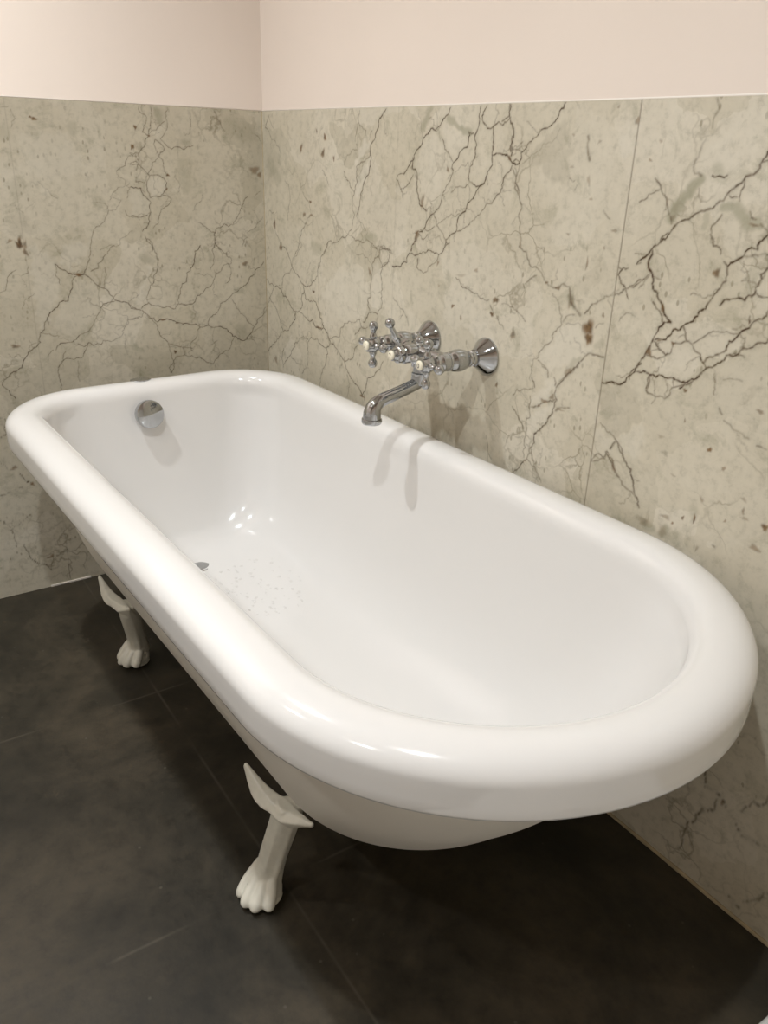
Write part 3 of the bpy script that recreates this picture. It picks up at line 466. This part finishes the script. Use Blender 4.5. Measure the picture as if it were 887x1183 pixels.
    if sgn<0: F=[f[::-1] for f in F]
    q.add(V,F)
    return q
for sgn in (1,-1):
    remesh('leg',leg_mesh((.434,-.248),(.458,-.215,.176),(.372,-.238,.230),(.522,-.203,.206),(.45,-.9),sgn),M_LEG,tub)
    remesh('leg',leg_mesh((-.322,-.184),(-.266,-.204,.172),(-.366,-.230,.226),(-.222,-.214,.206),(.35,-.94),sgn),M_LEG,tub)
# overflow knob, drain, rim cap
sl=.2; ax=Vector((1,0,sl)).normalized()
q=MB(); org=Vector((-.5375,-.028,.526))-ax*.002
q.lathe([(.026,-.004),(.026,.012),(.0315,.0135),(.0335,.016),(.0335,.029),(.0322,.0312),(.0295,.032),(.001,.0325)],org,ax,48)
o=q.obj('overflow_knob',M_CHROME,tub,sharp=40); o['label']='round chrome overflow knob'
q=MB(); q.lathe([(.036,-.004),(.036,.002),(.034,.0035),(.029,.004),(.0275,.0028),(.026,.0028),(.0245,.0055),(.012,.0068),(.001,.007)],(-.350,0,zf-.0005),(0,0,1),40)
o=q.obj('drain_plug',M_STEEL,tub,sharp=40); o['label']='grey metal drain plug'
q=MB(); q.lathe([(.0245,-.006),(.0245,.0012),(.0235,.0022),(.021,.0026),(.001,.003)],(-.597,-.015,.5925),(-.10,0,1),40)
o=q.obj('rim_cap',M_STEEL,tub,sharp=40); o['label']='flat grey metal cap set in the rim'

# ------------------------------------------------------------------ wall mixer tap
XN,XF,XM,ZT=.944,.764,.854,.767
TO=(XM,0,ZT)
tap=empty('bath_mixer_tap',TO)
tag(tap,'chrome wall-mounted bath mixer tap with cross handles over the tub','tap')
OUT=(0,-1,0)
for x in (XN,XF):
    q=MB(); q.lathe([(.0355,0),(.0365,.002),(.0358,.0045),(.0315,.009),(.0235,.019),(.0172,.028),(.0160,.0305),(.011,.031)],(x,0,ZT),OUT,48)
    q.obj('wall_flange',M_CHROME,tap,off=TO,sharp=50)
    q=MB(); q.lathe([(.0125,.026),(.0145,.030),(.0148,.040),(.0132,.041),(.0132,.044),(.0152,.0445),(.0152,.0475),(.0142,.049),(.0185,.055),(.0208,.064),(.0210,.073),(.0192,.084),(.0165,.0885),(.0158,.0915),(.0175,.0925),(.0175,.096)],(x,0,ZT),OUT,40)
    q.obj('union_nut',M_CHROME,tap,off=TO,sharp=45)
# body: bridge pipe, centre block, outlet
q=MB(); yb=-.094
q.tube([(XF-.006,yb,ZT),(XF+.03,yb,ZT),(XM-.03,yb,ZT),(XM,yb,ZT),(XM+.03,yb,ZT),(XN-.03,yb,ZT),(XN+.006,yb,ZT)],[.0150,.0138,.0145,.0185,.0145,.0138,.0150],28)
for x in (XF,XN):
    q.lathe([(.012,.092),(.0168,.095),(.0172,.104),(.0166,.112),(.0138,.1165),(.0138,.119),(.0152,.120),(.0152,.123),(.0105,.127),(.0085,.133),(.0085,.142)],(x,0,ZT),OUT,36)
q.ball((XM,yb,ZT),.0225,n=28)
q.lathe([(.0195,.092),(.0195,.101),(.0215,.102),(.0215,.106),(.0190,.107),(.0190,.133),(.0175,.135)],(XM,0,ZT),OUT,36)
for x in (XM-.042,XM+.042): q.lathe([(.0135,-.005),(.0172,-.004),(.0172,.004),(.0135,.005)],(x,yb,ZT),(1,0,0),6)
q.lathe([(.016,.0),(.0155,.018),(.0185,.020),(.0185,.029),(.0150,.031),(.0145,.040),(.0175,.042),(.0180,.055),(.0165,.064),(.010,.069),(.001,.071)],(XM,yb+.006,ZT),(0,0,-1),32)
q.ball((XM,yb,ZT+.022),.0085,n=16); q.lathe([(.010,.016),(.010,.022),(.007,.024)],(XM,yb,ZT),(0,0,1),20)
q.obj('mixer_body',M_CHROME,tap,off=TO,sharp=40)
def button(parent,x,o,mark):
    q=MB(); q.lathe([(.0092,o-.004),(.0092,o),(.0083,o+.0012),(.0045,o+.0018),(.0004,o+.002)],(x,0,ZT),OUT,28,0)
    y=-(o+.0019)
    if mark=='ring': P=[(x+.0026*math.cos(a),y,ZT+.0038*math.sin(a)) for a in np.linspace(0,2*math.pi,17)]
    elif mark=='slash': P=[(x-.0016,y,ZT-.0042),(x-.0004,y,ZT-.001),(x+.0006,y,ZT+.0016),(x+.0016,y,ZT+.0042)]
    else: P=[(x-.0022,y,ZT+.0022),(x-.0010,y,ZT+.0040),(x+.0016,y,ZT+.0032),(x+.0018,y,ZT+.0008),(x+.0002,y,ZT-.0006),(x+.0012,y,ZT-.0026),(x-.0008,y,ZT-.0042)]
    q.tube(P,[.00062]*len(P),6,1)
    o_=q.obj('porcelain_button',[M_PORC,M_MARK],parent,off=TO); o_['label']='cream porcelain button with a small dark mark'
def cross(x,rot,mark):
    q=MB(); o=.141
    q.lathe([(.0105,o-.016),(.0130,o-.013),(.0138,o-.007),(.0152,o-.005),(.0152,o+.004),(.0134,o+.007),(.0136,o+.012),(.0126,o+.015),(.0098,o+.016)],(x,0,ZT),OUT,32)
    for k in range(4):
        a=rot+k*math.pi/2; d=(math.cos(a),0,math.sin(a))
        q.lathe([(.0075,.008),(.0068,.013),(.0080,.016),(.0070,.0185),(.0047,.023),(.0045,.026),(.0058,.0290),(.0080,.0320),(.0094,.0362),(.0090,.0405),(.0068,.0440),(.0036,.0460),(.0003,.0465)],(x,-o,ZT),d,18)
    h=q.obj('cross_handle',M_CHROME,tap,off=TO,sharp=50); button(h,x,o+.018,mark)
cross(XF,math.radians(90),'slash'); cross(XN,math.radians(88),'ring')
q=MB(); o=.140
q.lathe([(.0150,.133),(.0168,.135),(.0168,.146),(.0150,.148),(.0130,.1485),(.0118,.152),(.0112,.157),(.0085,.158)],(XM,0,ZT),OUT,36)
P=spline([(XM,-o,ZT+.014),(XM-.001,-o-.003,ZT+.026),(XM-.002,-o-.012,ZT+.040),(XM-.003,-o-.020,ZT+.054)],6)
q.tube(P,list(np.interp(np.linspace(0,1,len(P)),[0,.25,.5,.8,1],[.0062,.0050,.0066,.0052,.0046])),16); q.ball((XM-.003,-o-.022,ZT+.060),.0096,n=20)
h=q.obj('diverter_lever',M_CHROME,tap,off=TO,sharp=50); button(h,XM,.160,'hook')
q=MB(); zs=ZT-.058
P=spline([(XM,-.082,zs),(XM,-.12,zs-.012),(XM,-.160,zs-.0225),(XM,-.182,zs-.029),(XM,-.194,zs-.038),(XM,-.1985,zs-.050),(XM,-.199,zs-.062)],6)
q.tube(P,list(np.interp(np.linspace(0,1,len(P)),[0,.17,.5,.67,.83,1],[.0122,.0120,.0132,.0152,.0172,.0176])),28,cap=False)
q.lathe([(.0176,0),(.0196,.001),(.0200,.004),(.0196,.0085),(.0182,.0105),(.0150,.0105),(.0145,.006),(.0140,-.004)],(XM,-.199,zs-.060),(0,0,-1),36,cap=False)
q.lathe([(.0141,.004),(.0143,.0015),(.001,.001)],(XM,-.199,zs-.060),(0,0,-1),24,1,cap=False)
o=q.obj('spout',[M_CHROME,M_DARK],tap,off=TO,sharp=50)

# ------------------------------------------------------------------ water left on the enamel and the wall
def drops(name,pts,label,nrm):
    """spherical caps, contact angle about 52 degrees, lying on the surface"""
    q=MB()
    for (x,y,z),r in pts:
        ca=math.radians(52); R=r/math.sin(ca); V=[];F=[]; n=14; ex=RNG.uniform(.8,1.3)
        def P3(a,b,c): return (x+a*ex,y+b/ex,z+c) if nrm==2 else (x+a,y-c,z+b*ex)
        for i in range(1,6):
            th=ca*i/5
            for k in range(n):
                ph=2*math.pi*k/n; V.append(P3(R*math.sin(th)*math.cos(ph),R*math.sin(th)*math.sin(ph),R*(math.cos(th)-math.cos(ca))+.0001))
        for i in range(4):
            for k in range(n):
                u=i*n+k;w_=i*n+(k+1)%n; F.append((u,u+n,w_+n,w_))
        V.append(P3(0,0,R*(1-math.cos(ca))+.0001))
        for k in range(n): F.append((len(V)-1,k,(k+1)%n))
        q.add(V,F)
    o=q.obj(name,M_WATER); tag(o,label,'water',kind='stuff'); return o
cs,sn=math.cos(TUB[2]),math.sin(TUB[2])
def tw(x,y,z): return (TUB[0]+x*cs-y*sn,TUB[1]+x*sn+y*cs,z)
pts=[]
from mathutils.bvhtree import BVHTree
bv=BVHTree.FromPolygons([v.co for v in BASIN.data.vertices],[p.vertices for p in BASIN.data.polygons])
for k in range(105):
    x=RNG.uniform(-.30,-.05); y=RNG.uniform(-.02,.155); hz_=bv.ray_cast(Vector((x,y,.5)),Vector((0,0,-1)))[0]; pts.append((tw(x,y,hz_.z),RNG.uniform(.0020,.0052)))
drops('water_drops',pts,'clear water drops scattered on the bathtub floor by the drain',2)
pts=[]
for k in range(46):
    x=RNG.normal(1.01,.055); z=RNG.normal(.80,.045)
    if abs(x-XN)<.045 and abs(z-ZT)<.045: continue
    pts.append(((x,0,z),RNG.uniform(.0014,.0030)))
drops('water_splashes',pts,'fine water splashes on the marble wall beside the chrome tap',1)

# ------------------------------------------------------------------ white tray at the right edge
tr=empty('shower_tray',(2.2,-.45,0)); tag(tr,'white glossy tray edge on the floor in the bottom right corner','shower tray')
def rr(x0,x1,y0,y1,r,z,n=8):
    P=[]
    for cx,cy,a in ((x1-r,y1-r,0),(x0+r,y1-r,90),(x0+r,y0+r,180),(x1-r,y0+r,270)):
        for k in range(n+1):
            t=math.radians(a+90*k/n); P.append((cx+r*math.cos(t)-2.2,cy+r*math.sin(t)+.45,z))
    return P
X0,X1,Y0,Y1=1.806,2.66,-.90,-.006
R=[rr(X0,X1,Y0,Y1,.03,0),rr(X0,X1,Y0,Y1,.03,.045),rr(X0+.003,X1-.003,Y0+.003,Y1-.003,.028,.052),rr(X0+.009,X1-.009,Y0+.009,Y1-.009,.025,.055),rr(X0+.05,X1-.05,Y0+.05,Y1-.05,.03,.055),rr(X0+.06,X1-.06,Y0+.06,Y1-.06,.03,.05),rr(X0+.085,X1-.085,Y0+.085,Y1-.085,.04,.03),rr(X0+.35,X1-.35,Y0+.35,Y1-.35,.03,.026)]
n=len(R[0]); F=[tuple(range(n-1,-1,-1))]
for i in range(len(R)-1):
    for k in range(n): F.append((i*n+k,i*n+(k+1)%n,(i+1)*n+(k+1)%n,(i+1)*n+k))
F.append(tuple(range((len(R)-1)*n,len(R)*n)))
o=mesh_obj('basin',[v for r in R for v in r],F,M_TRAY,tr); o.data.set_sharp_from_angle(angle=math.radians(50))
q=MB(); q.lathe([(.045,0),(.045,.003),(.04,.005),(.001,.006)],(0,0,.0255),(0,0,1),32); q.obj('drain_cover',M_CHROME,tr,sharp=40)

# ------------------------------------------------------------------ lamps
LAMPS=[(1.74,-1.14,1.,'above the round end of the tub'),(.43,-1.13,1.,'above the drain end of the tub'),(1.62,-2.1,.42,'by the front wall near the back wall'),(.42,-2.1,.42,'by the front wall near the left wall')]
for x,y,e,w in LAMPS:
    d=empty('ceiling_downlight',(x,y,RZ)); tag(d,'round recessed ceiling downlight '+w,'lamp',group='recessed ceiling downlights')
    q=MB(); q.lathe([(.042,.0),(.052,.0),(.052,-.003),(.048,-.006),(.043,-.006),(.040,-.001)],(0,0,-.0005),(0,0,1),40,cap=False); q.obj('trim_ring',M_CEIL,d)
    q=MB(); q.lathe([(.001,-.0015),(.040,-.0015)],(0,0,0),(0,0,1),32,cap=False); q.obj('lens',M_LENS,d)
    L=bpy.data.lights.new('downlight_bulb','SPOT'); L.energy=LAMP_W*e; L.color=(.91,.96,1.); L.shadow_soft_size=.028; L.spot_size=math.radians(150); L.spot_blend=.9
    lo=bpy.data.objects.new('bulb',L); lo.location=(0,0,-.012); link(lo,d)
w=bpy.data.worlds.new('room_world'); scn.world=w; w.use_nodes=True; w.node_tree.nodes['Background'].inputs[0].default_value=(.5,.47,.43,1); w.node_tree.nodes['Background'].inputs[1].default_value=.1

# ------------------------------------------------------------------ camera
cx,cy,cz,yaw,pit,roll,f=CAM
fwd=Vector((math.cos(pit)*math.cos(yaw),math.cos(pit)*math.sin(yaw),-math.sin(pit))); right=fwd.cross(Vector((0,0,1))).normalized(); up=right.cross(fwd)
r2=right*math.cos(roll)+up*math.sin(roll); u2=-right*math.sin(roll)+up*math.cos(roll)
cam=bpy.data.cameras.new('camera'); co=bpy.data.objects.new('camera',cam); COL.objects.link(co)
M=Matrix((r2,u2,-fwd)).transposed().to_4x4(); M.translation=Vector((cx,cy,cz)); co.matrix_world=M
cam.sensor_fit='HORIZONTAL'; cam.sensor_width=36; cam.lens=36*f/887; cam.clip_start=.02
scn.camera=co
vs=scn.view_settings; vs.view_transform='Standard'; vs.look='None'; vs.gamma=1; vs.use_curve_mapping=False; vs.exposure=EXPO
